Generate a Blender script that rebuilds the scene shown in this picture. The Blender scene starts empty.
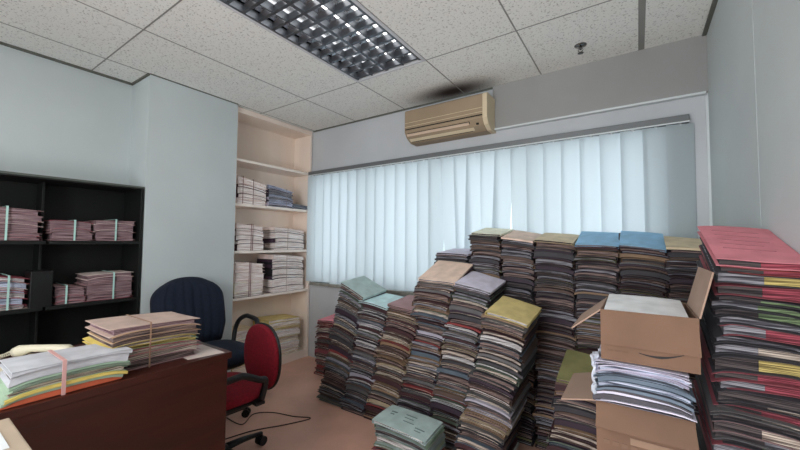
import bpy, math, random
from mathutils import Vector, Matrix, noise
C = bpy.context.scene.collection
PI = math.pi
ROOM_H = 2.47

# ------------------------------------------------------------------ materials
def lin(c):
    out = []
    for v in c:
        v = v / 255.0
        out.append(v / 12.92 if v <= 0.04045 else ((v + 0.055) / 1.055) ** 2.4)
    return (*out, 1.0)

MATS = {}
def mat(name, col, rough=0.7, var=0.0, vscale=8.0, bump=0.0, bscale=60.0, metal=0.0, spec=0.4, col2=None, stretch=None):
    if name in MATS:
        return MATS[name]
    m = bpy.data.materials.new(name)
    m.use_nodes = True
    nt = m.node_tree
    b = nt.nodes['Principled BSDF']
    b.inputs['Base Color'].default_value = lin(col)
    b.inputs['Roughness'].default_value = rough
    b.inputs['Metallic'].default_value = metal
    b.inputs['Specular IOR Level'].default_value = spec
    if var or bump or col2:
        tc = nt.nodes.new('ShaderNodeTexCoord')
        mp = nt.nodes.new('ShaderNodeMapping')
        nt.links.new(tc.outputs['Object'], mp.inputs['Vector'])
        if stretch:
            mp.inputs['Scale'].default_value = stretch
    if var or col2:
        n = nt.nodes.new('ShaderNodeTexNoise')
        n.inputs['Scale'].default_value = vscale
        n.inputs['Detail'].default_value = 4
        nt.links.new(mp.outputs['Vector'], n.inputs['Vector'])
        r = nt.nodes.new('ShaderNodeValToRGB')
        c2 = col2 or tuple(max(0, v * (1 - var)) for v in col)
        c1 = col if col2 else tuple(min(255, v * (1 + var)) for v in col)
        r.color_ramp.elements[0].color = lin(c2)
        r.color_ramp.elements[1].color = lin(c1)
        r.color_ramp.elements[0].position = 0.35
        r.color_ramp.elements[1].position = 0.65
        nt.links.new(n.outputs['Fac'], r.inputs['Fac'])
        nt.links.new(r.outputs['Color'], b.inputs['Base Color'])
    if bump:
        n2 = nt.nodes.new('ShaderNodeTexNoise')
        n2.inputs['Scale'].default_value = bscale
        nt.links.new(mp.outputs['Vector'], n2.inputs['Vector'])
        bp = nt.nodes.new('ShaderNodeBump')
        bp.inputs['Strength'].default_value = bump
        bp.inputs['Distance'].default_value = 0.004
        nt.links.new(n2.outputs['Fac'], bp.inputs['Height'])
        nt.links.new(bp.outputs['Normal'], b.inputs['Normal'])
    MATS[name] = m
    return m

def paper_edge(name, c1, c2, c3):
    """page-block edges: fine horizontal layering of sheets in slightly different tones"""
    if name != 'pages_bright':
        c1, c2, c3 = [tuple(v * .84 for v in c) for c in (c1, c2, c3)]  # page tones darkened for the shade on stack fronts, bright ones left
    m = bpy.data.materials.new(name)
    m.use_nodes = True
    nt = m.node_tree
    b = nt.nodes['Principled BSDF']
    b.inputs['Roughness'].default_value = 0.85
    b.inputs['Specular IOR Level'].default_value = 0.2
    tc = nt.nodes.new('ShaderNodeTexCoord')
    mp = nt.nodes.new('ShaderNodeMapping')
    mp.inputs['Scale'].default_value = (6, 6, 420)
    nt.links.new(tc.outputs['Object'], mp.inputs['Vector'])
    n = nt.nodes.new('ShaderNodeTexNoise')
    n.inputs['Scale'].default_value = 1.0
    n.inputs['Detail'].default_value = 3
    nt.links.new(mp.outputs['Vector'], n.inputs['Vector'])
    r = nt.nodes.new('ShaderNodeValToRGB')
    r.color_ramp.elements[0].color = lin(c3)
    r.color_ramp.elements[0].position = 0.38
    r.color_ramp.elements[1].color = lin(tuple(min(250, v * 1.22) for v in c1))
    r.color_ramp.elements[1].position = 0.60
    e = r.color_ramp.elements.new(0.48)
    e.color = lin(c2)
    nt.links.new(n.outputs['Fac'], r.inputs['Fac'])
    nt.links.new(r.outputs['Color'], b.inputs['Base Color'])
    MATS[name] = m
    return m

# ------------------------------------------------------------------ mesh helpers
class MB:
    def __init__(s):
        s.v = []; s.f = []; s.m = []
    def add(s, vs, fs, mi=0):
        o = len(s.v)
        s.v += [tuple(p) for p in vs]
        s.f += [tuple(i + o for i in f) for f in fs]
        s.m += [mi] * len(fs)
    def box(s, x0, x1, y0, y1, z0, z1, mi=0, M=None):
        vs = [Vector((x, y, z)) for z in (z0, z1) for y in (y0, y1) for x in (x0, x1)]
        if M: vs = [M @ p for p in vs]
        s.add(vs, [(0, 2, 3, 1), (4, 5, 7, 6), (0, 1, 5, 4), (2, 6, 7, 3), (0, 4, 6, 2), (1, 3, 7, 5)], mi)
    def prism(s, poly, y0, y1, mi=0, M=None):
        """polygon in xz extruded along y"""
        n = len(poly)
        vs = [Vector((p[0], y, p[1])) for y in (y0, y1) for p in poly]
        if M: vs = [M @ p for p in vs]
        fs = [tuple(range(n)), tuple(range(2 * n - 1, n - 1, -1))]
        fs += [(i, i + n, (i + 1) % n + n, (i + 1) % n) for i in range(n)]
        s.add(vs, fs, mi)
    def tube(s, pts, r, n=8, mi=0, cap=True, flat=1.0):
        pts = [Vector(p) for p in pts]
        rings = []
        up = Vector((0, 0, 1))
        for i, p in enumerate(pts):
            d = (pts[min(i + 1, len(pts) - 1)] - pts[max(i - 1, 0)]).normalized()
            a = d.cross(up)
            if a.length < 0.05: a = d.cross(Vector((0, 1, 0)))
            a.normalize(); b = a.cross(d).normalized()
            rr = r[i] if isinstance(r, (list, tuple)) else r
            rings.append([p + a * math.cos(2 * PI * k / n) * rr + b * math.sin(2 * PI * k / n) * rr * flat for k in range(n)])
        vs = [q for rg in rings for q in rg]
        fs = []
        for i in range(len(pts) - 1):
            for k in range(n):
                fs.append((i * n + k, i * n + (k + 1) % n, (i + 1) * n + (k + 1) % n, (i + 1) * n + k))
        if cap:
            fs.append(tuple(range(n - 1, -1, -1))); fs.append(tuple(range((len(pts) - 1) * n, len(pts) * n)))
        s.add(vs, fs, mi)
    def lathe(s, prof, n=24, mi=0, c=(0, 0, 0)):
        """profile of (radius, z) about the z axis"""
        vs = []
        for r, z in prof:
            for k in range(n):
                vs.append((c[0] + r * math.cos(2 * PI * k / n), c[1] + r * math.sin(2 * PI * k / n), c[2] + z))
        fs = []
        for i in range(len(prof) - 1):
            for k in range(n):
                fs.append((i * n + k, i * n + (k + 1) % n, (i + 1) * n + (k + 1) % n, (i + 1) * n + k))
        fs.append(tuple(range(n - 1, -1, -1))); fs.append(tuple(range((len(prof) - 1) * n, len(prof) * n)))
        s.add(vs, fs, mi)
    def grid(s, fn, nu, nv, mi=0, closed_u=False):
        vs = [fn(i / nu, j / nv) for j in range(nv + 1) for i in range(nu + 1)]
        fs = [(j * (nu + 1) + i, j * (nu + 1) + i + 1, (j + 1) * (nu + 1) + i + 1, (j + 1) * (nu + 1) + i) for j in range(nv) for i in range(nu)]
        s.add(vs, fs, mi)
    def sheet(s, fb, ft, nu, nv, mi=0):
        """closed slab between two surfaces fb(u,v), ft(u,v)"""
        N = (nu + 1) * (nv + 1)
        vs = [fb(i / nu, j / nv) for j in range(nv + 1) for i in range(nu + 1)]
        vs += [ft(i / nu, j / nv) for j in range(nv + 1) for i in range(nu + 1)]
        I = lambda i, j: j * (nu + 1) + i
        fs = []
        for j in range(nv):
            for i in range(nu):
                q = (I(i, j), I(i + 1, j), I(i + 1, j + 1), I(i, j + 1))
                fs.append(q[::-1]); fs.append(tuple(k + N for k in q))
        for i in range(nu):
            fs.append((I(i, 0), I(i + 1, 0), I(i + 1, 0) + N, I(i, 0) + N))
            fs.append((I(i + 1, nv), I(i, nv), I(i, nv) + N, I(i + 1, nv) + N))
        for j in range(nv):
            fs.append((I(0, j + 1), I(0, j), I(0, j) + N, I(0, j + 1) + N))
            fs.append((I(nu, j), I(nu, j + 1), I(nu, j + 1) + N, I(nu, j) + N))
        s.add(vs, fs, mi)
    def build(s, name, mats, parent=None, loc=None, smooth=False, bevel=0.0, subsurf=0):
        me = bpy.data.meshes.new(name)
        o = bpy.data.objects.new(name, me)
        vs = s.v
        if loc is not None:
            L = Vector(loc)
            vs = [tuple(Vector(p) - L) for p in s.v]
            o.location = L
        me.from_pydata(vs, [], s.f)
        if not isinstance(mats, (list, tuple)): mats = [mats]
        for m in mats: me.materials.append(m)
        me.polygons.foreach_set('material_index', s.m)
        if smooth:
            me.polygons.foreach_set('use_smooth', [True] * len(me.polygons))
        me.update()
        C.objects.link(o)
        if parent: o.parent = parent
        if bevel:
            md = o.modifiers.new('b', 'BEVEL'); md.width = bevel; md.segments = 2; md.limit_method = 'ANGLE'
        if subsurf:
            md = o.modifiers.new('s', 'SUBSURF'); md.levels = subsurf; md.render_levels = subsurf
        return o

def tag(o, label=None, cat=None, group=None, kind=None):
    if label: o['label'] = label
    if cat: o['category'] = cat
    if group: o['group'] = group
    if kind: o['kind'] = kind
    return o
def empty(name, loc=(0, 0, 0), rz=0.0):
    o = bpy.data.objects.new(name, None)
    o.empty_display_size = 0.05
    C.objects.link(o); o.location = loc; o.rotation_euler = (0, 0, rz)
    return o
def struct(mb, name, m, **k):
    return tag(mb.build(name, m, **k), kind='structure')

# ------------------------------------------------------------------ surfaces of the room
def ceiling_mat():
    m = bpy.data.materials.new('ceiling_tile'); m.use_nodes = True
    nt = m.node_tree; b = nt.nodes['Principled BSDF']
    b.inputs['Roughness'].default_value = 0.95; b.inputs['Specular IOR Level'].default_value = 0.1
    tc = nt.nodes.new('ShaderNodeTexCoord')
    n = nt.nodes.new('ShaderNodeTexNoise'); n.inputs['Scale'].default_value = 95; n.inputs['Detail'].default_value = 3
    nt.links.new(tc.outputs['Object'], n.inputs['Vector'])
    r = nt.nodes.new('ShaderNodeValToRGB')
    r.color_ramp.elements[0].position = 0.33; r.color_ramp.elements[0].color = lin((186, 187, 183))
    r.color_ramp.elements[1].position = 0.43; r.color_ramp.elements[1].color = lin((236, 238, 234))
    nt.links.new(n.outputs['Fac'], r.inputs['Fac'])
    # dark patch on the tiles above the air conditioner, fading outwards
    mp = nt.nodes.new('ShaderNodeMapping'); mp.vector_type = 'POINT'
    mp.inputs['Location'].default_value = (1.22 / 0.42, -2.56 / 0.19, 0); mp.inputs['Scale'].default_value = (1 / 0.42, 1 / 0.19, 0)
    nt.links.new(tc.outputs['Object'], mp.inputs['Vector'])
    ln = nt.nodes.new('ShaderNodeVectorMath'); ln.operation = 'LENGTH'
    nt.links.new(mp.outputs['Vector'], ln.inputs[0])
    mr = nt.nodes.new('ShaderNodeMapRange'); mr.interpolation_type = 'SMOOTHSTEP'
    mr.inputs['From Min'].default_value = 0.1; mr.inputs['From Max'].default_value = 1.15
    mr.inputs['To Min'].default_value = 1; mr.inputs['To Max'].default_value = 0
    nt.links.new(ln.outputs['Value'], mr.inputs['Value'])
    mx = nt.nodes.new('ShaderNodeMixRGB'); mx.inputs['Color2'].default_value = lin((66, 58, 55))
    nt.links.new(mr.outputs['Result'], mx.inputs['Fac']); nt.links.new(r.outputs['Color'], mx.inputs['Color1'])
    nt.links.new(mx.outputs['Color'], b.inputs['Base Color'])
    bp = nt.nodes.new('ShaderNodeBump'); bp.inputs['Strength'].default_value = 0.5; bp.inputs['Distance'].default_value = 0.003
    nt.links.new(n.outputs['Fac'], bp.inputs['Height']); nt.links.new(bp.outputs['Normal'], b.inputs['Normal'])
    return m
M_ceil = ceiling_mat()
M_wall = mat('wall_paint', (192, 200, 201), 0.75, var=0.015, vscale=2)
M_wallw = mat('window_wall_paint', (190, 194, 198), 0.8, var=0.02, vscale=2)
M_panel = mat('upper_panel_paint', (152, 153, 152), 0.85, var=0.03, vscale=1.5)
M_trim = mat('white_trim', (205, 212, 214), 0.5)
M_gtrim = mat('grey_trim', (120, 122, 118), 0.6)
M_floor = mat('floor_sheet', (208, 164, 146), 0.42, var=0.05, vscale=3, bump=0.05, bscale=200)
M_tbar = mat('ceiling_bar', (140, 141, 137), 0.6)
M_tan = mat('tan_laminate', (236, 221, 208), 0.55, var=0.03, vscale=3, stretch=(1, 1, 0.2))
M_tanedge = mat('tan_edge', (240, 228, 218), 0.55)
M_blackcab = mat('black_cabinet', (12, 15, 14), 0.6)
M_alu = mat('window_aluminium', (120, 122, 118), 0.4, metal=0.4)
M_head = mat('headrail_metal', (112, 116, 118), 0.4, metal=0.3)
M_desk = mat('desk_laminate', (62, 25, 17), 0.38, var=0.10, vscale=5, stretch=(1, 0.3, 4))
M_black = mat('black_plastic', (22, 22, 25), 0.45)
M_bfab = mat('blue_fabric', (13, 24, 42), 0.9, var=0.12, vscale=60, bump=0.3, bscale=300)
M_rfab = mat('red_fabric', (118, 10, 30), 0.9, var=0.10, vscale=80, bump=0.3, bscale=300)
M_card = mat('cardboard', (120, 93, 76), 0.85, var=0.04, vscale=6)
M_cardin = mat('cardboard_inside', (164, 138, 122), 0.85, var=0.03, vscale=6)
M_white = mat('white_paper', (226, 230, 232), 0.8)
M_ac = mat('aged_beige_plastic', (154, 136, 112), 0.5, var=0.04, vscale=3)
M_aclight = mat('cream_plastic', (214, 198, 168), 0.5)
M_dark = mat('dark_gap', (14, 13, 13), 0.8)
M_chrome = mat('chrome', (130, 130, 130), 0.15, metal=1.0)
M_cream = mat('cream_plastic_phone', (206, 200, 178), 0.4)

LX, RX, WY, BY = -3.27, 0.355, 2.67, -1.6     # walls

mb = MB(); mb.box(LX - .2, RX + .2, BY - .2, WY + .3, -0.1, 0); struct(mb, 'floor', M_floor)

# ceiling: tiles between bars, with the opening of the light fitting
FX0, FX1, FY0, FY1 = -1.757, -1.159, 0.81, 2.01
xs = [-3.27, -2.958, -2.358, -1.758, -1.158, -0.558, 0.042, 0.355]
ys = [-1.6, -0.39, 0.81, 2.01, 2.67]
mb = MB()
g = 0.003
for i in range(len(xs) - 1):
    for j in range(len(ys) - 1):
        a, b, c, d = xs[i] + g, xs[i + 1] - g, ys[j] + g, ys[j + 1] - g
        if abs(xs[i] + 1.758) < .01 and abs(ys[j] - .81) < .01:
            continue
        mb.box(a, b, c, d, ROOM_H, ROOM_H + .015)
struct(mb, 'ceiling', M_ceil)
mb = MB()
mb.box(LX - .2, RX + .2, BY - .2, WY + .2, ROOM_H + .14, ROOM_H + .2)
struct(mb, 'ceiling.001', mat('slab', (90, 90, 90), 0.9))
mb = MB()
for x in xs[1:-1]:
    w = .004 if x < 0 else .016
    mb.box(x - w, x + w, BY, WY, ROOM_H - .0015, ROOM_H + .03)
for y in ys[1:-1]:
    mb.box(LX, RX, y - .004, y + .004, ROOM_H - .001, ROOM_H + .03)
struct(mb, 'trim_1', M_tbar)
mb = MB()                                     # edge angles along the walls
mb.box(LX, LX + .022, BY, 1.066, ROOM_H - .012, ROOM_H + .02)
mb.box(RX - .02, RX, BY, WY, ROOM_H - .010, ROOM_H + .02)
mb.box(-2.95, -2.942, 1.066, 1.75, ROOM_H - .006, ROOM_H + .02)
mb.box(LX, -2.95, 1.052, 1.066, ROOM_H - .012, ROOM_H + .02)
mb.box(-2.97, RX, WY - .012, WY, ROOM_H - .012, ROOM_H + .02)
struct(mb, 'trim_2', mat('edge_angle', (98, 100, 92), 0.7))

mb = MB(); mb.box(LX - .2, LX, BY - .2, WY + .2, 0, ROOM_H + .14); struct(mb, 'wall_left', M_wall)
mb = MB(); mb.box(LX, -2.95, 1.066, 1.755, 0, ROOM_H + .1); struct(mb, 'wall_pillar', M_wall)
mb = MB()
mb.box(RX, RX + .2, 1.712, WY + .2, 0, ROOM_H + .14); mb.box(RX, RX + .2, BY - .2, 1.706, 0, ROOM_H + .14)
struct(mb, 'wall_right', M_wall)
mb = MB(); mb.box(RX + .006, RX + .03, 1.704, 1.714, 0, ROOM_H + .14); struct(mb, 'trim_6', M_dark)  # dark strip standing in for the shade inside the wall seam
mb = MB()                                     # back wall, with an opening added for the fill light to enter
mb.box(LX, -1.4, BY - .2, BY, 0, ROOM_H + .1); mb.box(-.1, RX, BY - .2, BY, 0, ROOM_H + .1); mb.box(-1.4, -.1, BY - .2, BY, 2.1, ROOM_H + .1)
struct(mb, 'wall_back', M_wall)
WX0, WX1, WZ0, WZ1 = -2.97, 0.10, 0.80, 1.97
mb = MB()
mb.box(LX, WX0, WY, WY + .2, 0, ROOM_H + .14); mb.box(WX1, RX, WY, WY + .2, 0, ROOM_H + .14)
mb.box(WX0, WX1, WY, WY + .2, 0, WZ0); mb.box(WX0, WX1, WY, WY + .2, WZ1, ROOM_H + .14)
struct(mb, 'wall_window', M_wallw)
mb = MB(); mb.box(-0.92, RX, WY - .025, WY, 2.13, ROOM_H); struct(mb, 'trim_3', M_panel)
mb = MB()
mb.box(-0.92, RX - .012, WY - .036, WY - .0, 2.117, 2.13); mb.box(RX - .012, RX, WY - .012, WY, 0.0, 2.112)
struct(mb, 'trim_4', M_trim)
# window
mb = MB()
fw = .04
mb.box(WX0, WX1, WY + .05, WY + .1, WZ0, WZ0 + fw); mb.box(WX0, WX1, WY + .05, WY + .1, WZ1 - fw, WZ1)
for i in range(5):
    x = WX0 + (WX1 - WX0 - fw) * i / 4
    mb.box(x, x + fw, WY + .05, WY + .1, WZ0 + fw, WZ1 - fw)
win = struct(mb, 'window_1', M_alu)
gm = bpy.data.materials.new('window_glass'); gm.use_nodes = True
nt = gm.node_tree; b = nt.nodes['Principled BSDF']
tr = nt.nodes.new('ShaderNodeBsdfTransparent'); tr.inputs['Color'].default_value = (.9, .95, .95, 1)
gl = nt.nodes.new('ShaderNodeBsdfGlossy'); gl.inputs['Roughness'].default_value = .02
mxs = nt.nodes.new('ShaderNodeMixShader'); mxs.inputs[0].default_value = .06
nt.links.new(tr.outputs[0], mxs.inputs[1]); nt.links.new(gl.outputs[0], mxs.inputs[2])
nt.links.new(mxs.outputs[0], nt.nodes['Material Output'].inputs['Surface']); nt.nodes.remove(b)
mb = MB(); mb.box(WX0 + .01, WX1 - .01, WY + .073, WY + .077, WZ0 + .01, WZ1 - .01)
mb.build('window_pane', gm, win)
mb = MB(); mb.box(WX0, .27, WY - .03, WY + .05, WZ0 - .03, WZ0); struct(mb, 'trim_5', mat('sill', (138, 136, 128), 0.6, var=.08, vscale=20))

# ------------------------------------------------------------------ vertical blind
sm = bpy.data.materials.new('blind_fabric'); sm.use_nodes = True
nt = sm.node_tree; b = nt.nodes['Principled BSDF']; nt.nodes.remove(b)
df = nt.nodes.new('ShaderNodeBsdfDiffuse'); df.inputs['Color'].default_value = lin((197, 209, 210))
tl = nt.nodes.new('ShaderNodeBsdfTranslucent'); tl.inputs['Color'].default_value = lin((216, 221, 229))
mxs = nt.nodes.new('ShaderNodeMixShader'); mxs.inputs[0].default_value = .5
nt.links.new(df.outputs[0], mxs.inputs[1]); nt.links.new(tl.outputs[0], mxs.inputs[2])
nt.links.new(mxs.outputs[0], nt.nodes['Material Output'].inputs['Surface'])
bl = empty('vertical_blind', (-1.36, 2.63, .8))
tag(bl, 'pale blue vertical blind with long fabric slats closed across the window', 'blind')
mb = MB(); mb.box(-2.965, .262, 2.592, 2.668, 1.958, 2.0)
hr = mb.build('headrail', M_head, bl, bevel=.003)
mb = MB(); mb.box(-2.965, .262, 2.588, 2.592, 1.953, 1.961); mb.build('track_edge', M_trim, bl)
for p in (hr,): pass
rnd = random.Random(5)
nsl = 28
for i in range(nsl):
    x = -2.93 + i * (3.15 / (nsl - 1))
    ang = math.radians(10 + rnd.uniform(-5, 5))
    wd = .136
    skew = rnd.uniform(-.006, .006)
    if i == 14: skew = .055
    if i == 15: skew = .035
    if i == 16: skew = -.03
    if i == 18: skew = -.045
    if i == 19: skew = .02
    zb = .812 + rnd.uniform(-.004, .004)
    def fn(u, v, x=x, ang=ang, skew=skew, zb=zb):
        s_ = (u - .5) * wd
        cy = -.006 * (1 - (2 * u - 1) ** 2)
        xx = s_ * math.cos(ang) - cy * math.sin(ang); yy = s_ * math.sin(ang) + cy * math.cos(ang)
        return (x + xx + skew * (1 - v), 2.628 + yy, zb + (1.955 - zb) * v)
    mb = MB(); mb.grid(fn, 6, 6)
    mb.build('slat', sm, bl, smooth=True)
    mb = MB(); mb.box(x - .006, x + .006, 2.622, 2.634, 1.945, 1.962); mb.build('slat_hanger', M_white, bl)
for o in bl.children:                       # children were built in world space
    o.location = Vector(o.location) - bl.location

def reparent_local(root):
    for o in root.children:
        o.location = Vector(o.location) - root.location

# ------------------------------------------------------------------ ceiling light
lt = empty('ceiling_light', ((FX0 + FX1) / 2, (FY0 + FY1) / 2, ROOM_H))
tag(lt, 'recessed fluorescent ceiling light with grey parabolic louvre', 'ceiling light')
M_lv = mat('louvre_metal', (98, 102, 108), 0.35, metal=0.75)
M_ref = mat('reflector_metal', (140, 143, 148), 0.2, metal=0.9)
M_frame = mat('fitting_frame', (205, 208, 212), 0.45)
hx, hy = .2775, .59
mb = MB()
mb.box(-.3, -.28, -.6, .6, -.006, .02); mb.box(.28, .3, -.6, .6, -.006, .02)
mb.box(-.28, .28, -.6, -.582, -.006, .02); mb.box(-.28, .28, .582, .6, -.006, .02)
mb.build('frame', M_frame, lt, bevel=.002)
mb = MB()
mb.box(-.285, .285, -.585, .585, .100, .104)
for sx in (-1, 1):
    mb.box(sx * .283 - .002, sx * .283 + .002, -.58, .58, .02, .1); mb.box(-.28, .28, sx * .585 - .002, sx * .585 + .002, .02, .1)
mb.build('housing', M_ref, lt)
for cx in (-.13, .13):
    mb = MB()                                # curved reflector troughs
    mb.grid(lambda u, v, cx=cx: (cx + (u - .5) * .25, -.565 + 1.13 * v, .095 - .05 * (2 * u - 1) ** 2), 10, 1)
    mb.build('reflector', M_ref, lt, smooth=True)
for cx in (-.195, -.065, .065, .195):
    mb = MB(); mb.tube([(cx, -.56, .062), (cx, .56, .062)], .013, 12)
    t = mb.build('tube_lamp', None, lt, smooth=True)
    tm = MATS.get('lamp_glass') or mat('lamp_glass', (235, 240, 240), 0.2)
    tm.node_tree.nodes['Principled BSDF'].inputs['Emission Color'].default_value = (1, .98, .95, 1)
    tm.node_tree.nodes['Principled BSDF'].inputs['Emission Strength'].default_value = 3.0
    t.data.materials.clear(); t.data.materials.append(tm)
mb = MB()
for x, w in ((-.272, .008), (-.137, .004), (0, .012), (.137, .004), (.272, .008)):
    mb.prism([(x - w, -.004), (x + w, -.004), (x + w * .3, .045), (x - w * .3, .045)], -.57, .57)
mb.build('long_blade', M_lv, lt)
for i in range(13):
    y = -.55 + i * 1.1 / 12
    mb = MB()
    w = .009
    for (a, c) in ((-.266, -.140), (-.134, -.01), (.01, .134), (.140, .266)):
        vs = [(a, y - w, -.002), (c, y - w, -.002), (c, y + w, -.002), (a, y + w, -.002), (a, y - .001, .045), (c, y - .001, .045), (c, y + .001, .045), (a, y + .001, .045)]
        mb.add(vs, [(0, 3, 2, 1), (4, 5, 6, 7), (0, 1, 5, 4), (2, 3, 7, 6), (1, 2, 6, 5), (0, 4, 7, 3)])
    mb.build('cross_blade', M_lv, lt)

# sprinkler
sp = empty('sprinkler', (-.27, 2.38, ROOM_H + .003))
tag(sp, 'small chrome fire sprinkler head on the speckled ceiling', 'sprinkler')
mb = MB(); mb.lathe([(.004, 0), (.036, -.001), (.034, -.006), (.014, -.010), (.012, -.012)]); mb.build('escutcheon', M_chrome, sp, smooth=True)
mb = MB(); mb.tube([(0, 0, -.008), (0, 0, -.03)], .008); mb.tube([(-.010, 0, -.02), (-.014, 0, -.035), (0, 0, -.05)], .0025, 6); mb.tube([(.010, 0, -.02), (.014, 0, -.035), (0, 0, -.05)], .0025, 6)
mb.build('yoke', M_chrome, sp)
mb = MB(); mb.lathe([(.003, -.048), (.017, -.050), (.017, -.053), (.003, -.054)], 12); mb.build('deflector', M_chrome, sp)

# ------------------------------------------------------------------ air conditioner
ac = empty('air_conditioner', (-1.265, WY, 2.10))
tag(ac, 'beige wall mounted air conditioner above the blind', 'air conditioner')
prof = [(0, 0.0), (-.10, .0), (-.165, .03), (-.2, .075), (-.2, .252), (-.185, .265), (0, .265)]   # (y, z)
mb = MB()
n = len(prof)
for x0, x1, mi in ((-.365, .325, 0), (.325, .362, 1)):
    vs = [(x, p[0], p[1]) for x in (x0, x1) for p in prof]
    fs = [tuple(range(n))[::-1], tuple(range(n, 2 * n))] + [(i, (i + 1) % n, (i + 1) % n + n, i + n) for i in range(n)]
    mb.add(vs, fs, mi)
mb.build('casing', [M_ac, M_aclight], ac, bevel=.004)
mb = MB()
for z in (.118, .150):
    mb.box(-.36, .325, -.2035, -.2, z, z + .003, 0)
mb.build('panel_groove', M_aclight, ac)
mb = MB(); mb.box(-.355, .325, -.203, -.19, .092, .100); mb.build('intake_gap', M_dark, ac)
def acp(y0, z0, y1, z1, x0, x1, t, name, m):
    mb = MB(); d = Vector((0, y1 - y0, z1 - z0)).normalized(); nn = Vector((0, d.z, -d.y)) * t
    a = Vector((0, y0, z0)); c = Vector((0, y1, z1))
    if nn.y > 0: nn = -nn
    pts = [a, c, c + nn, a + nn]
    vs = [(x, p.y, p.z) for x in (x0, x1) for p in pts]
    mb.add(vs, [(3, 2, 1, 0), (4, 5, 6, 7), (0, 1, 5, 4), (1, 2, 6, 5), (2, 3, 7, 6), (3, 0, 4, 7)])
    return mb.build(name, m, ac)
acp(-.192, .065, -.167, .038, -.34, .22, .002, 'air_outlet', M_dark)
acp(-.190, .061, -.176, .048, -.345, .215, .010, 'louvre_flap', mat('flap_plastic', (214, 190, 168), .45))
acp(-.16, .031, -.118, .009, -.34, .22, .002, 'lower_gap', M_dark)
acp(-.152, .031, -.125, .014, -.345, .24, .007, 'louvre_flap', M_aclight)
acp(-.178, .05, -.168, .037, .268, .29, .003, 'receiver_window', M_dark)

# ------------------------------------------------------------------ file folders
COV = {
 'maroon': (74, 44, 50), 'brown': (104, 82, 74), 'grey': (112, 110, 112), 'dgrey': (70, 68, 74), 'plum': (64, 48, 62),
 'tan': (166, 136, 108), 'buff': (200, 184, 154), 'sage': (108, 122, 108), 'teal': (128, 156, 156), 'steel': (98, 112, 126), 'red': (158, 66, 66),
 'pink': (196, 122, 132), 'dpink': (158, 82, 92), 'yellow': (196, 176, 96), 'paleyellow': (200, 182, 124), 'olive': (128, 126, 84), 'blue': (134, 176, 206), 'lilac': (204, 200, 216),
 'white': (214, 216, 218), 'paleteal': (186, 214, 216), 'green': (96, 112, 90), 'black': (34, 32, 36), 'cream': (230, 226, 204), 'dullwhite': (182, 184, 190), 'dullpink': (178, 156, 146), 'mauve': (158, 126, 128),  # the dulled white has the shade over the desk files in its colour
 'pinktan': (212, 188, 172), 'orange': (196, 96, 66), 'tealgrey': (158, 176, 174), 'mint': (150, 172, 150), 'dgreen': (52, 66, 60), 'rosewhite': (222, 204, 198)}
FM_SHADED = {k: mat('folder_' + k, tuple(v * .80 for v in c), 0.7, var=0.06, vscale=14) for k, c in COV.items()}  # darkened copies: shade of the stack fronts put into the colour
FL_LIT = {k: mat('cover_' + k, tuple(min(246, v * 1.08) for v in c), 0.7, var=0.05, vscale=14) for k, c in COV.items()}  # lightened copies: light on stack tops and bundles put into the colour
PG = {'white': paper_edge('pages_white', (214, 212, 212), (176, 172, 172), (96, 90, 92)),
      'cream': paper_edge('pages_cream', (204, 192, 178), (156, 142, 132), (80, 68, 66)),
      'brown': paper_edge('pages_brown', (146, 126, 120), (106, 90, 88), (50, 42, 44)),
      'grey': paper_edge('pages_grey', (156, 156, 162), (112, 110, 118), (54, 52, 58)),
      'bright': paper_edge('pages_bright', (244, 232, 224), (232, 216, 208), (176, 150, 146)),
      'dark': paper_edge('pages_dark', (92, 84, 84), (66, 60, 62), (36, 32, 36)),
      'pinkp': paper_edge('pages_pink', (164, 142, 146), (140, 110, 116), (80, 52, 58)),
      'redp': paper_edge('pages_red', (168, 84, 96), (136, 62, 74), (84, 40, 48)),
      'yellowp': paper_edge('pages_yellow', (206, 188, 120), (176, 158, 96), (112, 98, 64)),
      'greenp': paper_edge('pages_green', (130, 150, 112), (104, 122, 90), (60, 70, 54)),
      'bluep': paper_edge('pages_blue', (196, 204, 222), (160, 166, 188), (74, 76, 92))}
P_DARK = [('maroon', 5), ('brown', 4), ('grey', 4), ('dgrey', 4), ('plum', 5), ('tan', 1), ('steel', 1), ('sage', 1)]
P_MIX = [('maroon', 4), ('brown', 4), ('grey', 5), ('dgrey', 4), ('tan', 1.5), ('buff', 1.5), ('red', .6), ('sage', 2), ('steel', 2), ('lilac', 1), ('white', 1), ('plum', 4)]
P_TALL = [('plum', 5), ('maroon', 4), ('brown', 5), ('dgrey', 4), ('grey', 2), ('tan', 2), ('olive', 1)]
P_P = [('pink', 1), ('dpink', 2), ('grey', 5), ('dgrey', 4), ('green', 1.2), ('sage', 2), ('yellow', .5), ('mauve', 3), ('buff', 2), ('steel', 2)]
def pick(r, pal):
    t = r.uniform(0, sum(w for _, w in pal))
    for k, w in pal:
        t -= w
        if t <= 0: return k
    return pal[-1][0]

STUFF = MB(); STUFF_M = []
def smi(m):
    if m not in STUFF_M: STUFF_M.append(m)
    return STUFF_M.index(m)

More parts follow.
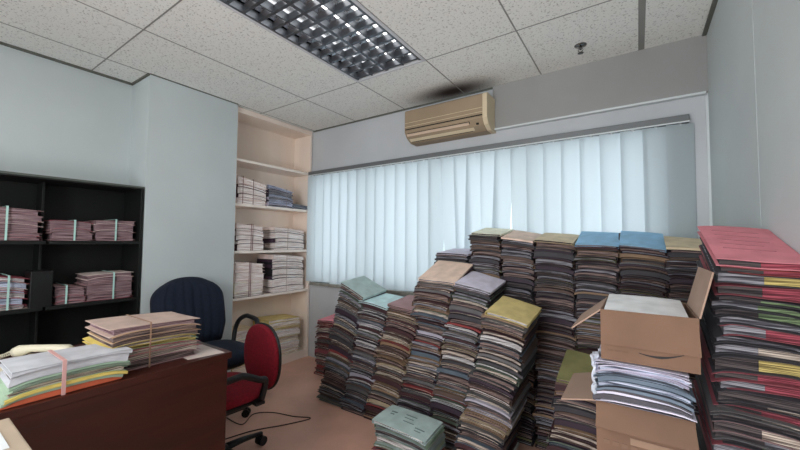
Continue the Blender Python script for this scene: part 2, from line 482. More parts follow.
def folder_parts(P, t, rnd, spine, e, inset, split, res=(5, 3), curl=0.0):
    """P(u,v,w): a point of the folder's slab (w from 0 under to 1 above). Returns cover and page MBs."""
    cv, pg = MB(), MB()
    nu, nv = res
    ct = min(.12, .0013 / t)
    a, b = -e, 1 + e
    d = -e * .7, 1 + e * .7
    fc = [rnd.uniform(-.08, .42) * curl * rnd.random() for _ in range(4)]
    def U(u): return a + (b - a) * u
    def V(v): return d[0] + (d[1] - d[0]) * v
    def dz(u, v, s):
        if v > .4: return 0
        k = (1 - v / .4) ** 2
        return s * k * ((1 - u) * fc[0] + u * fc[1])
    cv.sheet(lambda u, v: P(U(u), V(v), 0.0), lambda u, v: P(U(u), V(v), ct), nu, nv)
    cv.sheet(lambda u, v: P(U(u), V(v), 1 - ct - dz(u, v, 1)), lambda u, v: P(U(u), V(v), 1.0 - dz(u, v, 1)), nu, nv)
    th = e * .35
    if spine == 'front':
        cv.sheet(lambda u, v: P(U(u), d[0] + v * th - .004 * math.sin(PI * 0), 0), lambda u, v: P(U(u), d[0] + v * th, 1), nu, 1)
    elif spine == 'left':
        cv.sheet(lambda u, v: P(a + u * th, V(v), 0), lambda u, v: P(a + u * th, V(v), 1), 1, nv)
    elif spine == 'right':
        cv.sheet(lambda u, v: P(b - u * th, V(v), 0), lambda u, v: P(b - u * th, V(v), 1), 1, nv)
    i0, i1 = inset
    j0 = rnd.uniform(.0, .02) if spine != 'front' else 0.01
    x1 = 1 - i1
    segs = [(i0, x1, 0)] if not split else [(i0, split, 0), (split + .004, x1, 1)]
    for s0, s1, mi in segs:
        off = j0 + (.006 if mi else 0)
        pg.sheet(lambda u, v: P(s0 + (s1 - s0) * u, off + (1 - off - .01) * v, ct * 1.02),
                 lambda u, v: P(s0 + (s1 - s0) * u, off + (1 - off - .01) * v, 1 - ct - min(.08, .0006 / t) - dz(s0 + (s1 - s0) * u, off + (1 - off - .01) * v, 1)), nu, nv, mi)
    return cv, pg

def stack_surface(BL, BR, TL, TR, yb, yt, depth, lb, lt_, seed, rough=.004, tw=0.0):
    """front quad corners as (x,z); returns S(u,v,f,dx,dy,rz) in stack space"""
    def S(u, v, f, dx=0, dy=0, rz=0):
        x0 = BL[0] + (TL[0] - BL[0]) * f; z0 = BL[1] + (TL[1] - BL[1]) * f
        x1 = BR[0] + (TR[0] - BR[0]) * f; z1 = BR[1] + (TR[1] - BR[1]) * f
        y = yb + (yt - yb) * f; l = lb + (lt_ - lb) * f
        h = max(.1, TL[1])
        nz = noise.noise(Vector((seed * 3.1 + u * .8, v * .7 + seed, f * h * 6)))
        x = x0 + (x1 - x0) * u; yy = y + depth * v
        cx, cy = (x0 + x1) / 2, y + depth / 2
        xr = cx + (x - cx) * math.cos(rz) - (yy - cy) * math.sin(rz) + dx
        yr = cy + (x - cx) * math.sin(rz) + (yy - cy) * math.cos(rz) + dy
        k = min(1, f * 6)
        ff = f
        z = z0 + (z1 - z0) * u + l * v + nz * rough * 2.5 * k - .012 * (2 * u - 1) ** 4 * k * min(1, (1.02 - ff) * 8)
        return Vector((xr, yr, z))
    return S

KEEP = {'A':[9,15,18,28,32,43,44,53,55,56],'B':[4,18,21,28,29,32,36,41,45,48,49],'C':[6,9,10,12,15,19,20,24,27,29,33,34,35,36,39,42,43,47,48,50,53],'D':[9,11,12,15,16,19,20,22,24,26,27,29,31,32,35,36,38,40,42,46,49,50,51,52,54,57,59,62,64],'E':[9,10,16,19,21,22,24,27,29,33,34,35,37,38,40,41,42,43,45,46,47,48,51,52,53,54,55,57,58,59],'F':[7,8,9,10,11,12,13,14,15,16,17,18,19,20,21,22,23,24,25,26,27,28,29,30,31,33,34,35,37,38,39,40,41,43,44,45,46,47,48,49,50],'G':[75,76,77,85,86],'H':[3,66,67,68,70,72,74,76,77,78,84],'I':[26,33,38,41,42,45,46,48,50,52,53,54,55,56,57,60,61,62,64,68,70,72,73,74,75,76,78,79,82,83],'J':[48,53,54,61,63,65,66,67,68,70,71,72,73,74,75,76,77,78,79,80,81,82],'K':[66,67,68,69,70,71,72,74,75,76,77,78,79,80,81],'L':[66,67,68,70,73,74,76,79,80,81],'M':[75,77],'N':[18,19,21,22,23,25,26,27,28,29,30,31,36],'P':[29,30,34,35,36,37,38,39,40,41,42,43,44,45,46,47,48,49,50,51,52,53,54,55,56],'Q':[10,11,12,13,14],'R':[29],'S':[1,2,3,4,5,6,7,8,9,10,11,12,13,14,16],'T':[5]}   #KEEP#
def keep(sid, i):
    if KEEP is None: return True
    lo = KEEP.get(sid)
    return bool(lo) and i in lo

def make_stack(sid, BL, BR, TL, TR, yb, depth, label, toplabel, pal, top, yt=None, lb=0.0, lt=0.03, avg=.015, seed=1,
               spine=None, pages=('cream', 'brown', 'grey'), group=None, rough=.005, jit=.009, split=False, over=None, M=None, count=None,
               bundle=None, parent=None, cat='file folder', toppage=None, name='file_folder'):
    rnd = random.Random(seed)
    h = (TL[1] + TR[1] - BL[1] - BR[1]) / 2
    n = count or max(2, round(h / avg))
    th = [rnd.choice([rnd.uniform(.4, .9), rnd.uniform(.7, 1.9)]) for _ in range(n)]
    if n > 12: th[-1] = .8
    tot = sum(th)
    S = stack_surface(BL, BR, TL, TR, yb, yt if yt is not None else yb, depth, lb, lt, seed, rough)
    acc = 0
    w = abs(BR[0] - BL[0])
    drift = [0, 0, 0]
    for i in range(n):
        f0 = acc / tot; acc += th[i]; f1 = acc / tot
        t = h * (f1 - f0)
        drift = [drift[0] * .8 + rnd.uniform(-jit, jit) * .6, drift[1] * .8 + rnd.uniform(-jit, jit) * .6, drift[2] * .7 + rnd.uniform(-.012, .012)]
        dx = drift[0] + rnd.uniform(-jit, jit); dy = drift[1] + rnd.uniform(-jit, jit); rz = drift[2] + rnd.uniform(-.012, .012)
        if i == n - 1: dx = dy = rz = 0
        ckey = pick(rnd, pal)
        sp = rnd.choice(['front', 'left', 'right', 'back']) if spine is None else (spine if rnd.random() < .85 else 'back')
        pk = rnd.choice(pages)
        if i == n - 1: ckey = top; pk = toppage or pk
        pk2 = None
        if over and i in over:
            ckey = over[i]
        if split:
            pk2 = {'pink': 'redp', 'dpink': 'redp', 'red': 'redp', 'yellow': 'yellowp', 'green': 'greenp', 'sage': 'greenp', 'buff': 'yellowp'}.get(ckey, rnd.choice(['grey', 'grey', 'cream', 'greenp', 'dark']))
            sp = 'back'
            if ckey in ('yellow', 'green', 'sage', 'steel'): ckey = 'dgrey'
        e = rnd.uniform(.008, .028)
        inset = (rnd.uniform(0, .03), rnd.uniform(0, .05))
        def P(u, v, q):
            return S(u, v, f0 + (f1 - f0) * (.015 + .97 * q), dx, dy, rz)
        big = keep(sid, i)
        cv, pg = folder_parts(P, t, rnd, sp, e, inset, (.5 + rnd.uniform(-.03, .03)) if split else 0, res=(9, 4), curl=0.0 if (i == n - 1 or parent is not None) else 1.0)
        if M is not None:
            cv.v = [tuple(M @ Vector(p)) for p in cv.v]; pg.v = [tuple(M @ Vector(p)) for p in pg.v]
        if split:
            pmats = [PG[rnd.choice(['grey', 'dark', 'dark'])], PG[pk2]]
        else:
            pmats = [PG[pk]]
        if parent is not None:
            o = cv.build('folder', FL_LIT[ckey], parent)
            pg.build('pages', pmats, o)
            o['_i'] = i
            continue
        if not big:
            STUFF.add(cv.v, cv.f, smi(FM_SHADED[ckey]))
            for mi, pm in enumerate(pmats):
                fs = [f for f, m_ in zip(pg.f, pg.m) if m_ == mi]
                STUFF.add(pg.v, fs, smi(pm))
            continue
        loc = cv.v[0]
        o = cv.build(name, FL_LIT[ckey] if (i == n - 1 or sid in 'TS') else FM_SHADED[ckey], None, loc=loc)
        q = MB(); q.v = [tuple(Vector(p) - Vector(loc)) for p in pg.v]; q.f = pg.f; q.m = pg.m
        q.build('pages', pmats, o)
        if i == n - 1 and toplabel:
            tag(o, toplabel, cat)
        else:
            tag(o, label, cat, group or ('folders under the top one: ' + label))
        o['_sid'] = sid; o['_i'] = i
    return n

def ext(B, T):          # continue a stack's corner line down to the floor
    k = B[1] / (T[1] - B[1])
    return (B[0] - (T[0] - B[0]) * k, 0.0)
def Q(sid, BL, BR, TL, TR, y, d, label, toplabel, **k):
    if sid in 'ABCDEF': k['jit'] = .012
    make_stack(sid, ext(BL, TL), ext(BR, TR), TL, TR, y, d, label, toplabel, **k)

# front row, from the bookcase side towards the room's corner
Q('A', (-2.113, .012), (-1.868, 0), (-1.885, .935), (-1.660, .845), 1.99, .27, 'worn paper folder within the leaning floor stack beside the small red-topped pile',
  'grey-green folder topmost on the leaning stack beside the small red-topped pile', pal=P_MIX, top='tealgrey', seed=11, lt=.03, pages=('cream', 'brown', 'grey', 'brown'),
  over=None, avg=.0155)
Q('B', (-1.862, 0), (-1.638, 0), (-1.700, .812), (-1.448, .79), 1.985, .28, 'worn paper folder within the stack topped by a pale aqua cover',
  'pale aqua folder topmost on the second floor stack from the bookcase', pal=P_MIX, top='paleteal', seed=12, pages=('grey', 'brown', 'white'), avg=.016)
Q('C', (-1.628, 0), (-1.388, 0), (-1.442, .823), (-1.200, .795), 1.985, .28, 'worn paper folder within the stack topped by a dusty rose-brown cover',
  'dusty rose-brown folder topmost on the stack behind the pale green folders', pal=[('maroon', 3), ('brown', 4), ('tan', 4), ('buff', 2), ('red', 2), ('grey', 2)], top='mauve', seed=13, pages=('cream', 'brown'), avg=.015)
Q('D', (-1.380, .022), (-1.135, .001), (-1.192, 1.018), (-.938, 1.0), 1.985, .28, 'worn paper folder within the stack topped by a curling tan cover',
  'tan folder with curled up back edge topmost on its floor stack', pal=P_DARK + [('red', 1), ('tan', 2), ('lilac', 1)], top='pinktan', seed=14, lt=.10, pages=('cream', 'brown', 'grey'), avg=.0155)
Q('E', (-1.122, .062), (-.895, .074), (-.928, 1.005), (-.708, .965), 1.975, .28, 'worn paper folder within the stack topped by a lilac-white cover',
  'lilac-white folder topmost on the floor stack next to the tan one', pal=P_MIX, top='lilac', seed=15, lt=.045, pages=('white', 'brown', 'grey', 'cream'), avg=.0165)
Q('F', (-.834, .124), (-.585, .161), (-.662, .889), (-.455, .845), 1.79, .29, 'worn paper folder within the stack topped by an olive-yellow cover',
  'olive-yellow folder topmost on the stack standing in front of the tall row', pal=P_MIX, top='paleyellow', seed=16, lt=.045, pages=('cream', 'brown', 'brown', 'white'), avg=.017)
# tall row against the window
TR_ = dict(pal=P_TALL, pages=('brown', 'grey', 'dark'), avg=.0150, rough=.003)
Q('G', (-.985, .05), (-.78, .05), (-.955, 1.315), (-.75, 1.303), 2.29, .29, 'dark folder within the tall stack topped by a pale cream cover',
  'pale cream folder with peaked cover on the tallest stack', top='cream', seed=21, lt=.045, **TR_)
Q('H', (-.76, .05), (-.555, .05), (-.742, 1.287), (-.545, 1.262), 2.29, .29, 'dark folder within the tall stack next to the cream-topped tallest one',
  'rose-beige folder topmost on the tall stack next to the cream-topped one', top='pinktan', seed=22, lt=.05, **TR_)
Q('I', (-.535, .05), (-.315, .05), (-.532, 1.264), (-.318, 1.245), 2.29, .29, 'dark folder within the tall stack between the beige-topped and blue-topped ones',
  'buff folder topmost on the tall stack just before the blue-topped ones', top='buff', seed=23, lt=.055, **TR_)
Q('J', (-.305, .05), (-.09, .05), (-.303, 1.243), (-.092, 1.234), 2.29, .29, 'dark folder within the first blue-topped tall stack behind the open carton',
  'light blue folder topmost on the tall stack beside the buff-topped one', top='blue', seed=24, lt=.085, **TR_)
Q('K', (-.085, .05), (.12, .05), (-.085, 1.24), (.121, 1.222), 2.29, .29, 'dark folder within the blue-topped tall stack nearer the corner',
  'light blue folder topmost on the tall stack next to the corner one', top='blue', seed=25, lt=.085, **TR_)
Q('L', (.13, .05), (.335, .05), (.127, 1.238), (.335, 1.218), 2.29, .29, 'dark folder within the tall stack in the room corner by the blind end',
  'tan folder topmost on the tall stack in the room corner', top='buff', seed=26, lt=.055, **TR_)
Q('M', (-1.235, .05), (-1.01, .05), (-1.225, 1.172), (-.985, 1.166), 2.29, .29, 'dark folder within the stack behind the curling tan folder',
  'pale grey folder topmost on the stack half hidden behind the tan one', top='lilac', seed=27, lt=.03, **TR_)
Q('N', (-.41, .02), (-.19, .02), (-.335, .600), (-.13, .585), 1.86, .3, 'dark folder within the low stack tucked behind the open cartons',
  'olive green folder topmost on the low stack beside the cartons', pal=P_DARK, top='olive', seed=28, lt=.06, pages=('brown', 'cream', 'grey'), avg=.016)
Q('R', (-2.545, .02), (-2.33, .02), (-2.535, .50), (-2.32, .515), 2.36, .27, 'reddish folder within the small pile under the window sill',
  'pink folder topmost on the small pile under the window sill', pal=[('red', 5), ('dpink', 2), ('maroon', 2), ('grey', 2)], top='pink', seed=29, lt=.03, pages=('brown', 'cream'), avg=.017)
# pale green pile lying on the floor in front of the row
make_stack('Q', (-1.235, 0), (-.915, 0), (-1.252, .245), (-.925, .235), 1.60, .195, 'folder within the low pile on the floor in front of the stacks',
           'pale green folder topmost on the low floor pile', pal=[('tealgrey', 4), ('mint', 2), ('dpink', 2), ('sage', 1)], top='tealgrey', seed=31, lb=0, lt=.01, avg=.0165,
           pages=('grey', 'white', 'dark'), over={5: 'dpink', 6: 'dpink', 7: 'red', 8: 'mint', 9: 'tealgrey', 10: 'mint', 11: 'tealgrey', 12: 'tealgrey'})
# big stack by the right wall
make_stack('P', (.138, 0), (.345, 0), (.178, 1.213), (.350, 1.205), 1.275, .34, 'thick mixed folder within the tall pink-topped stack by the side wall',
           'faded pink folder topmost on the big stack by the side wall', pal=P_P, top='pink', seed=41, lt=.095, avg=.0212, jit=.007, split=True, rough=.006,
           over={56: 'pink', 55: 'red', 54: 'yellow', 53: 'dpink', 52: 'green', 51: 'green', 50: 'sage', 49: 'dgrey', 48: 'dpink', 47: 'steel', 46: 'steel', 45: 'yellow', 44: 'dpink', 43: 'dpink'})

# faint print and handwriting on two of the top covers
def cover_marks(sid, quad, y, depth, lb, lt, seed, rough, rects, m):
    S = stack_surface(*quad, y, y, depth, lb, lt, seed, rough)
    own = [o for o in C.objects if o.get('_sid') == sid]
    top = max(own, key=lambda o: o['_i'])
    mb = MB(); up = Vector((0, 0, 1))
    for u0, u1, v0, v1 in rects:
        f = lambda u, v, d: S(u0 + (u1 - u0) * u, v0 + (v1 - v0) * v, 1) + up * d - top.location
        mb.sheet(lambda u, v: f(u, v, -.0004), lambda u, v: f(u, v, .0009), 8, 1)
    mb.build('cover_print', m, top)
cover_marks('Q', ((-1.235, 0), (-.915, 0), (-1.252, .245), (-.925, .235)), 1.60, .195, 0, .01, 31, .005,
            [(.12, .24, .62, .68), (.14, .22, .50, .55), (.40, .62, .70, .74), (.42, .60, .56, .59), (.45, .66, .40, .43), (.72, .90, .30, .34), (.74, .86, .20, .23)], mat('faded_ink', (104, 122, 122), .8))
cover_marks('P', ((.138, 0), (.345, 0), (.178, 1.213), (.350, 1.205)), 1.275, .34, 0.0, .095, 41, .006,
            [(.15, .80, .80, .812), (.15, .75, .66, .672), (.15, .82, .52, .532), (.15, .70, .40, .412), (.15, .78, .27, .282)], mat('faded_red_print', (168, 100, 112), .8))

# ------------------------------------------------------------------ cartons
def carton(name, x0, x1, y0, y1, z0, z1, flaps, label, marks=True):
    r = empty(name, ((x0 + x1) / 2, (y0 + y1) / 2, z0))
    tag(r, label, 'cardboard box', 'cardboard cartons')
    del r['group']
    t = .004
    hx_, hy_ = (x1 - x0) / 2, (y1 - y0) / 2; h = z1 - z0
    mb = MB()
    mb.box(-hx_, hx_, -hy_, hy_, 0, t)
    mb.box(-hx_, hx_, -hy_, -hy_ + t, t, h); mb.box(-hx_, hx_, hy_ - t, hy_, t, h)
    mb.box(-hx_, -hx_ + t, -hy_ + t, hy_ - t, t, h); mb.box(hx_ - t, hx_, -hy_ + t, hy_ - t, t, h)
    mb.build('body', M_card, r)
    for kind, length, ang in flaps:
        a = math.radians(ang)      # angle from straight up, outwards
        mb = MB()
        if kind in ('left', 'right'):
            s = -1 if kind == 'left' else 1
            d = Vector((s * math.sin(a), 0, math.cos(a))); nn = Vector((s * math.cos(a), 0, -math.sin(a))) * t
            o = Vector((s * hx_, 0, h + .001))
            e1, e2 = -hy_ + .004, hy_ - .004
            vs = [o + Vector((0, e1, 0)), o + Vector((0, e2, 0)), o + d * length + Vector((0, e2 - .008, 0)), o + d * length + Vector((0, e1 + .008, 0))]
        else:
            s = -1 if kind == 'front' else 1
            d = Vector((0, s * math.sin(a), math.cos(a))); nn = Vector((0, s * math.cos(a), -math.sin(a))) * t
            o = Vector((0, s * hy_, h + .001))
            e1, e2 = -hx_ + .002, hx_ - .002
            vs = [o + Vector((e1, 0, 0)), o + Vector((e2, 0, 0)), o + d * length + Vector((e2 + .004, 0, 0)), o + d * length + Vector((e1, 0, 0))]
        vs2 = [p + nn for p in vs]
        mb.add(vs + vs2, [(0, 1, 2, 3), (7, 6, 5, 4), (0, 4, 5, 1), (1, 5, 6, 2), (2, 6, 7, 3), (3, 7, 4, 0)])
        mb.build('flap', M_cardin if kind != 'front' else M_card, r)
    return r
c1 = carton('cardboard_box', -.096, .128, 1.20, 1.48, .912, 1.054, [('front', .098, 175), ('left', .105, 130), ('right', .125, 14), ('back', .10, 110)],
            'open cardboard box with flaps spread, topmost of the carton tower')
M_ink = mat('faded_print', (112, 86, 70), .85)
mb = MB()
def swoosh(u, v): return (-.02 + .10 * u, -.1415 + .0008 * v, .040 - .018 * math.sin(PI * (.15 + .7 * u)) + .012 * u + .005 * (v - .5) * (1.3 - abs(2 * u - 1)))
mb.sheet(lambda u, v: (swoosh(u, v)[0], -.1400, swoosh(u, v)[2]), lambda u, v: (swoosh(u, v)[0], -.1412, swoosh(u, v)[2]), 14, 1)
mb.build('printed_swoosh', mat('black_print', (30, 28, 28), .6), c1)
for i in range(3):
    mb = MB(); mb.box(-.095 + i * .018, -.081 + i * .018, -.1412, -.140, .026, .030); mb.build('printed_mark', M_ink, c1)
c2 = carton('cardboard_box', -.112, .115, 1.205, 1.485, .46, .786, [('front', .072, 143), ('left', .10, 104)],
            'cardboard box overflowing with white papers, under the open box')
mb = MB(); mb.box(-.03, .10, -.1415, -.140, .225, .243); mb.build('packing_tape', mat('brown_tape', (146, 120, 100), .4), c2)
for i in range(4):
    mb = MB(); mb.box(-.095 + i * .022, -.08 + i * .022, -.1412, -.140, .21, .222); mb.build('printed_mark', mat('fainter_print', (122, 96, 80), .85), c2)
c3 = carton('cardboard_box', -.115, .12, 1.20, 1.49, .0, .45, [], 'closed cardboard box standing on the floor under two others')
mb = MB(); mb.box(-.1175, .1175, -.145, .145, .450, .455); mb.build('lid_flap', M_card, c3)

make_stack('T', (-.088, .918), (.118, .918), (-.086, 1.054), (.108, 1.046), 1.208, .262, 'white folder lying inside the open box under the topmost one',
           'white folder filling the open box up to the rim', pal=[('white', 5), ('dgrey', 1)], top='white', seed=51, lt=.018, count=6, pages=('white', 'grey'), rough=.002, jit=.001)
make_stack('S', (-.108, .79), (.112, .79), (-.108, .908), (.100, .906), 1.198, .28, 'thin white file between the two open boxes',
           'uppermost white file directly beneath the open box', pal=[('white', 1), ('lilac', 5), ('dgrey', 4), ('steel', 4)], top='lilac', seed=52, lt=0, count=17,
           pages=('bluep', 'bluep', 'grey'), rough=.003, jit=.006)
make_stack('U', (-.10, .468), (.105, .468), (-.10, .786), (.105, .786), 1.215, .26, 'white file packed inside the overflowing box',
           None, pal=[('white', 5), ('lilac', 2)], top='white', seed=53, lt=0, count=14, pages=('white',), rough=.002, jit=.002)
# crumpled clear plastic sleeve poking out of the white papers
pm = mat('clear_plastic', (208, 214, 226), .15, var=.1, vscale=30, spec=.8)
mb = MB(); rr = random.Random(3)
def crump(u, v):
    p = Vector((u * 5, v * 5, 1.7))
    return (-.118 - .014 * noise.noise(p * 1.3) + .01 * u, 1.195 + .08 * u - .012 * abs(noise.noise(p)), .80 + .12 * v + .012 * noise.noise(p * 1.9))
mb.sheet(crump, lambda u, v: tuple(Vector(crump(u, v)) + Vector((.006, .004, 0))), 12, 12)
tag(mb.build('plastic_sleeve', pm), 'crumpled clear plastic sleeve sticking out of the white papers', 'plastic sleeve')

# ------------------------------------------------------------------ bookcase
bk = empty('bookcase', (-3.13, 2.21, 0))
tag(bk, 'tall tan built-in bookcase between the pillar and the window', 'bookcase')
X0, X1, Y0, Y1 = -3.265 + 3.13, -2.99 + 3.13, 1.758 - 2.21, 2.662 - 2.21
def bpart(name, *a, m=M_tan):
    mb = MB(); mb.box(*a); return mb.build(name, m, bk, bevel=.0015)
bpart('side_panel', X0, X1, Y0, Y0 + .022, 0, 2.465); bpart('side_panel', X0, X1, Y1 - .024, Y1, 0, 2.465)
bpart('back_panel', X0, X0 + .008, Y0 + .022, Y1 - .024, .085, 2.42)
bpart('top_panel', X0, X1, Y0 + .022, Y1 - .024, 2.418, 2.465)
bpart('plinth', X1 - .03, X1 - .004, Y0 + .022, Y1 - .024, 0, .065, m=M_tanedge)
for z in (.085, .728, 1.152, 1.583, 1.992):
    sh = bpart('shelf', X0 + .008, X1 - .003, Y0 + .022, Y1 - .024, z - .02, z)
    mb = MB(); mb.box(X1 - .003, X1, Y0 + .022, Y1 - .024, z - .022, z + .001); mb.build('edge_strip', M_tanedge, sh)
for yy in (Y0, Y1 - .024):
    mb = MB(); mb.box(X1, X1 + .003, yy, yy + .022, 0, 2.465); mb.build('edge_strip', M_tanedge, bk)

ROT = Matrix.Rotation(PI / 2, 4, 'Z')     # local x -> world +Y, local front (-y) -> world +X
def bundle(name, xfront, y0, y1, z0, hl, hr_, depth, count, pal, top, seed, label, group=None, spine='left', pages=('bright',), ties=(.35,), tie=(200, 190, 180), rough=.003, lt=0.0, cat='file bundle', tiew=.004, jit=.005, curlx=0, over=None):
    r = empty(name, (xfront, y0, z0), PI / 2)
    tag(r, label, cat)
    w = y1 - y0
    make_stack('x', (0, .001), (w, .001), (curlx, hl), (w + curlx, hr_), 0, depth, None, None, pal=pal, top=top, seed=seed, count=count, parent=r, spine=spine, pages=pages, rough=rough, lt=lt, jit=jit, over=over)
    for k, u in enumerate(ties):
        x = w * u; h = hl + (hr_ - hl) * u
        mb = MB()
        mb.box(x - tiew / 2, x + tiew / 2, -.013, -.010, .002, h + .007)
        mb.box(x - tiew / 2, x + tiew / 2, -.013, depth * .9, h + .007, h + .009)
        mb.build('tie', mat('tie_%d_%d_%d' % tie, tie, .6), r)
    return r
CRM = [('maroon', 3), ('rosewhite', 4), ('cream', 2)]
bundle('file_bundle', -2.995, 1.80, 2.10, 1.583, .255, .20, .24, 7, [('maroon', 4), ('dpink', 1), ('rosewhite', 2)], 'rosewhite', 61, 'sloping bundle of cream files on the bookcase shelf second from the top', ties=(.15, .5), tie=(120, 80, 70))
bundle('file_bundle', -2.997, 2.125, 2.42, 1.583, .215, .175, .24, 7, [('dgrey', 3), ('plum', 3), ('lilac', 3)], 'lilac', 62, 'grey and lilac files stacked beside the sloping cream bundle on the shelf', ties=(.7,), pages=('grey', 'bluep'), tie=(150, 145, 150))
bundle('file_bundle', -3.0, 2.435, 2.62, 1.583, .05, .045, .22, 2, [('steel', 3)], 'steel', 63, 'thin pair of grey files at the window end of the shelf', ties=(), pages=('grey',))
bundle('file_bundle', -2.995, 1.80, 2.08, 1.152, .255, .225, .24, 6, CRM, 'rosewhite', 64, 'tied cream file bundle on the middle shelf beside the pillar', ties=(.5, .56), tie=(120, 70, 70))
bundle('file_bundle', -2.997, 2.205, 2.585, 1.152, .235, .205, .24, 6, [('black', 2), ('plum', 2)], 'rosewhite', 65, 'cream file bundle with dark spines on the middle shelf', ties=(.4,), tie=(190, 170, 160))
bundle('file_bundle', -2.995, 1.80, 2.09, .728, .325, .30, .24, 8, CRM, 'rosewhite', 66, 'tied cream file bundle on the shelf over the yellow files', ties=(.45, .5), tie=(120, 70, 70))
bundle('file_bundle', -2.997, 2.195, 2.585, .728, .385, .345, .24, 9, [('black', 2), ('plum', 2)], 'rosewhite', 67, 'tall cream file bundle with dark spines next to the window', ties=(.4,), tie=(190, 170, 160))
YEL = [('paleyellow', 3), ('cream', 3), ('white', 1)]
bundle('file_bundle', -2.997, 1.80, 2.06, .085, .35, .33, .24, 11, YEL, 'buff', 68, 'yellow and cream files on the bottom shelf behind the blue chair', ties=(), pages=('bright',))
bundle('file_bundle', -2.99, 2.16, 2.54, .085, .385, .355, .25, 14, [('paleyellow', 4), ('cream', 2), ('white', 3)], 'paleyellow', 69, 'untidy yellow topped files on the bottom shelf next to the window', ties=(), pages=('bright',), jit=.008, over={10: 'yellow', 12: 'yellow', 11: 'paleyellow', 13: 'paleyellow'})

# ------------------------------------------------------------------ dark cabinet
cb = empty('open_cabinet', (-3.11, .2, 0))
tag(cb, 'black open shelving cabinet set back beside the pillar', 'cabinet')
def cpart(name, *a, m=M_blackcab):
    mb = MB(); mb.box(*a); return mb.build(name, m, cb, bevel=.0015)
x0, x1, y0, y1 = -.155, .158, -1.0, .862
cpart('side_panel', x0, x1, y0, y0 + .02, 0, 1.63); cpart('side_panel', x0, x1, y1 - .02, y1, 0, 1.63)
cpart('top_panel', x0, x1, y0 + .02, y1 - .02, 1.608, 1.63)
cpart('back_panel', x0, x0 + .006, y0 + .02, y1 - .02, 0, 1.608)
cpart('divider', x0 + .006, x1 - .16, .365, .378, .045, 1.608)
for z in (.045, .445, .84, 1.236):
    cpart('shelf', x0 + .006, x1 - .004, y0 + .02, .365 if z < 2 else 0, z - .02, z)
    cpart('shelf', x0 + .006, x1 - .004, .378, y1 - .02, z - .02, z)
mb = MB(); mb.box(x1 - .001, x1 + .002, y0, y1, 1.618, 1.63); mb.build('top_edge', mat('cabinet_edge', (88, 94, 88), .6), cb)
PNK = [('mauve', 4), ('dpink', 3), ('rosewhite', 2)]
RB = dict(tie=(176, 214, 206), tiew=.009, pages=('pinkp', 'pinkp', 'mauve') if False else ('pinkp',), spine='back')
bundle('file_bundle', -2.985, .17, .545, 1.238, .205, .18, .25, 7, PNK, 'mauve', 71, 'thick pink file bundle on the black cabinet upper shelf, largest of three', ties=(.62,), **RB)
bundle('file_bundle', -2.985, .585, .788, 1.238, .13, .12, .24, 4, PNK, 'dpink', 72, 'middle pink file bundle with bent corner on the black cabinet upper shelf', ties=(.55,), **RB)
bundle('file_bundle', -2.985, .80, 1.02, 1.238, .138, .143, .24, 4, PNK, 'mauve', 73, 'pink file bundle on the upper cabinet shelf next to the pillar', ties=(.5,), **RB)
bundle('file_bundle', -2.975, .15, .50, .842, .235, .175, .25, 8, [('dpink', 2), ('rosewhite', 4)], 'dpink', 74, 'white tied file bundle with pink cover on the lower cabinet shelf', ties=(.78,), tie=(176, 214, 206), tiew=.009, pages=('white', 'bluep'), spine='back')
bundle('file_bundle', -2.985, .622, .765, .842, .115, .095, .24, 4, PNK, 'mauve', 75, 'small low pink file bundle on the lower cabinet shelf', ties=(.35,), **RB)
bundle('file_bundle', -2.985, .775, 1.022, .842, .172, .178, .24, 5, PNK, 'rosewhite', 76, 'pink file bundle with pale cover on the lower cabinet shelf by the pillar', ties=(.55,), **RB)
bx = empty('box_file', (-3.04, .556, .84)); tag(bx, 'black box file standing beside the white tied bundle', 'box file')
mb = MB(); mb.box(-.06, .085, -.048, .048, 0, .215); mb.build('case', mat('black_card', (18, 19, 20), .5), bx, bevel=.003)

# ------------------------------------------------------------------ desk
dk = empty('office_desk', (-1.85, .22, 0))
tag(dk, 'reddish brown laminate office desk holding bundled files', 'desk')
def dpart(name, *a, m=M_desk, bv=.002):
    mb = MB(); mb.box(*a); return mb.build(name, m, dk, bevel=bv)
dpart('desktop', -.36, .33, -1.0, .69, .722, .75); dpart('modesty_panel', .305, .327, -.98, .672, .0, .722)
dpart('side_panel', -.34, .305, .54, .562, 0, .722); dpart('side_panel', -.34, .305, -.98, -.958, 0, .722)
mb = MB()
pz = .7505
q = [(-1.716, .746), (-1.562, .742), (-1.532, .882), (-1.735, .885)]
mb.add([(x, y, pz) for x, y in q] + [(x, y, pz + .0012) for x, y in q], [(3, 2, 1, 0), (4, 5, 6, 7), (0, 1, 5, 4), (1, 2, 6, 5), (2, 3, 7, 6), (3, 0, 4, 7)])
tag(mb.build('paper_sheet', mat('notice_paper', (198, 184, 178), .8)), 'single blank sheet of paper near the end of the desk', 'paper')
bundle('file_bundle', -1.54, .222, .507, .7505, .106, .098, .19, 8, [('sage', 3), ('mint', 2), ('buff', 2)], 'white', 81, 'white topped bundle of green, yellow and orange files on the desk', ties=(.45,), tie=(206, 160, 156), tiew=.010, pages=('greenp', 'white', 'cream'), spine='front', jit=.006, curlx=.022, over={0: 'orange', 1: 'mint', 2: 'yellow', 3: 'mint', 4: 'sage', 5: 'mint', 6: 'dullwhite', 7: 'dullwhite'})
bundle('file_bundle', -1.60, .49, .795, .7505, .172, .160, .26, 8, [('mauve', 2), ('buff', 2), ('tan', 3), ('yellow', 1)], 'rosewhite', 82, 'thick bundle of pink, brown and yellow files beside the loose sheet on the desk', ties=(.4,), tie=(150, 120, 100), tiew=.005, pages=('pinkp', 'cream', 'yellowp', 'brown'), spine='back', jit=.011, over={0: 'mauve', 1: 'mauve', 2: 'dpink', 3: 'mint', 4: 'yellow', 5: 'buff', 6: 'tan', 7: 'dullpink'})

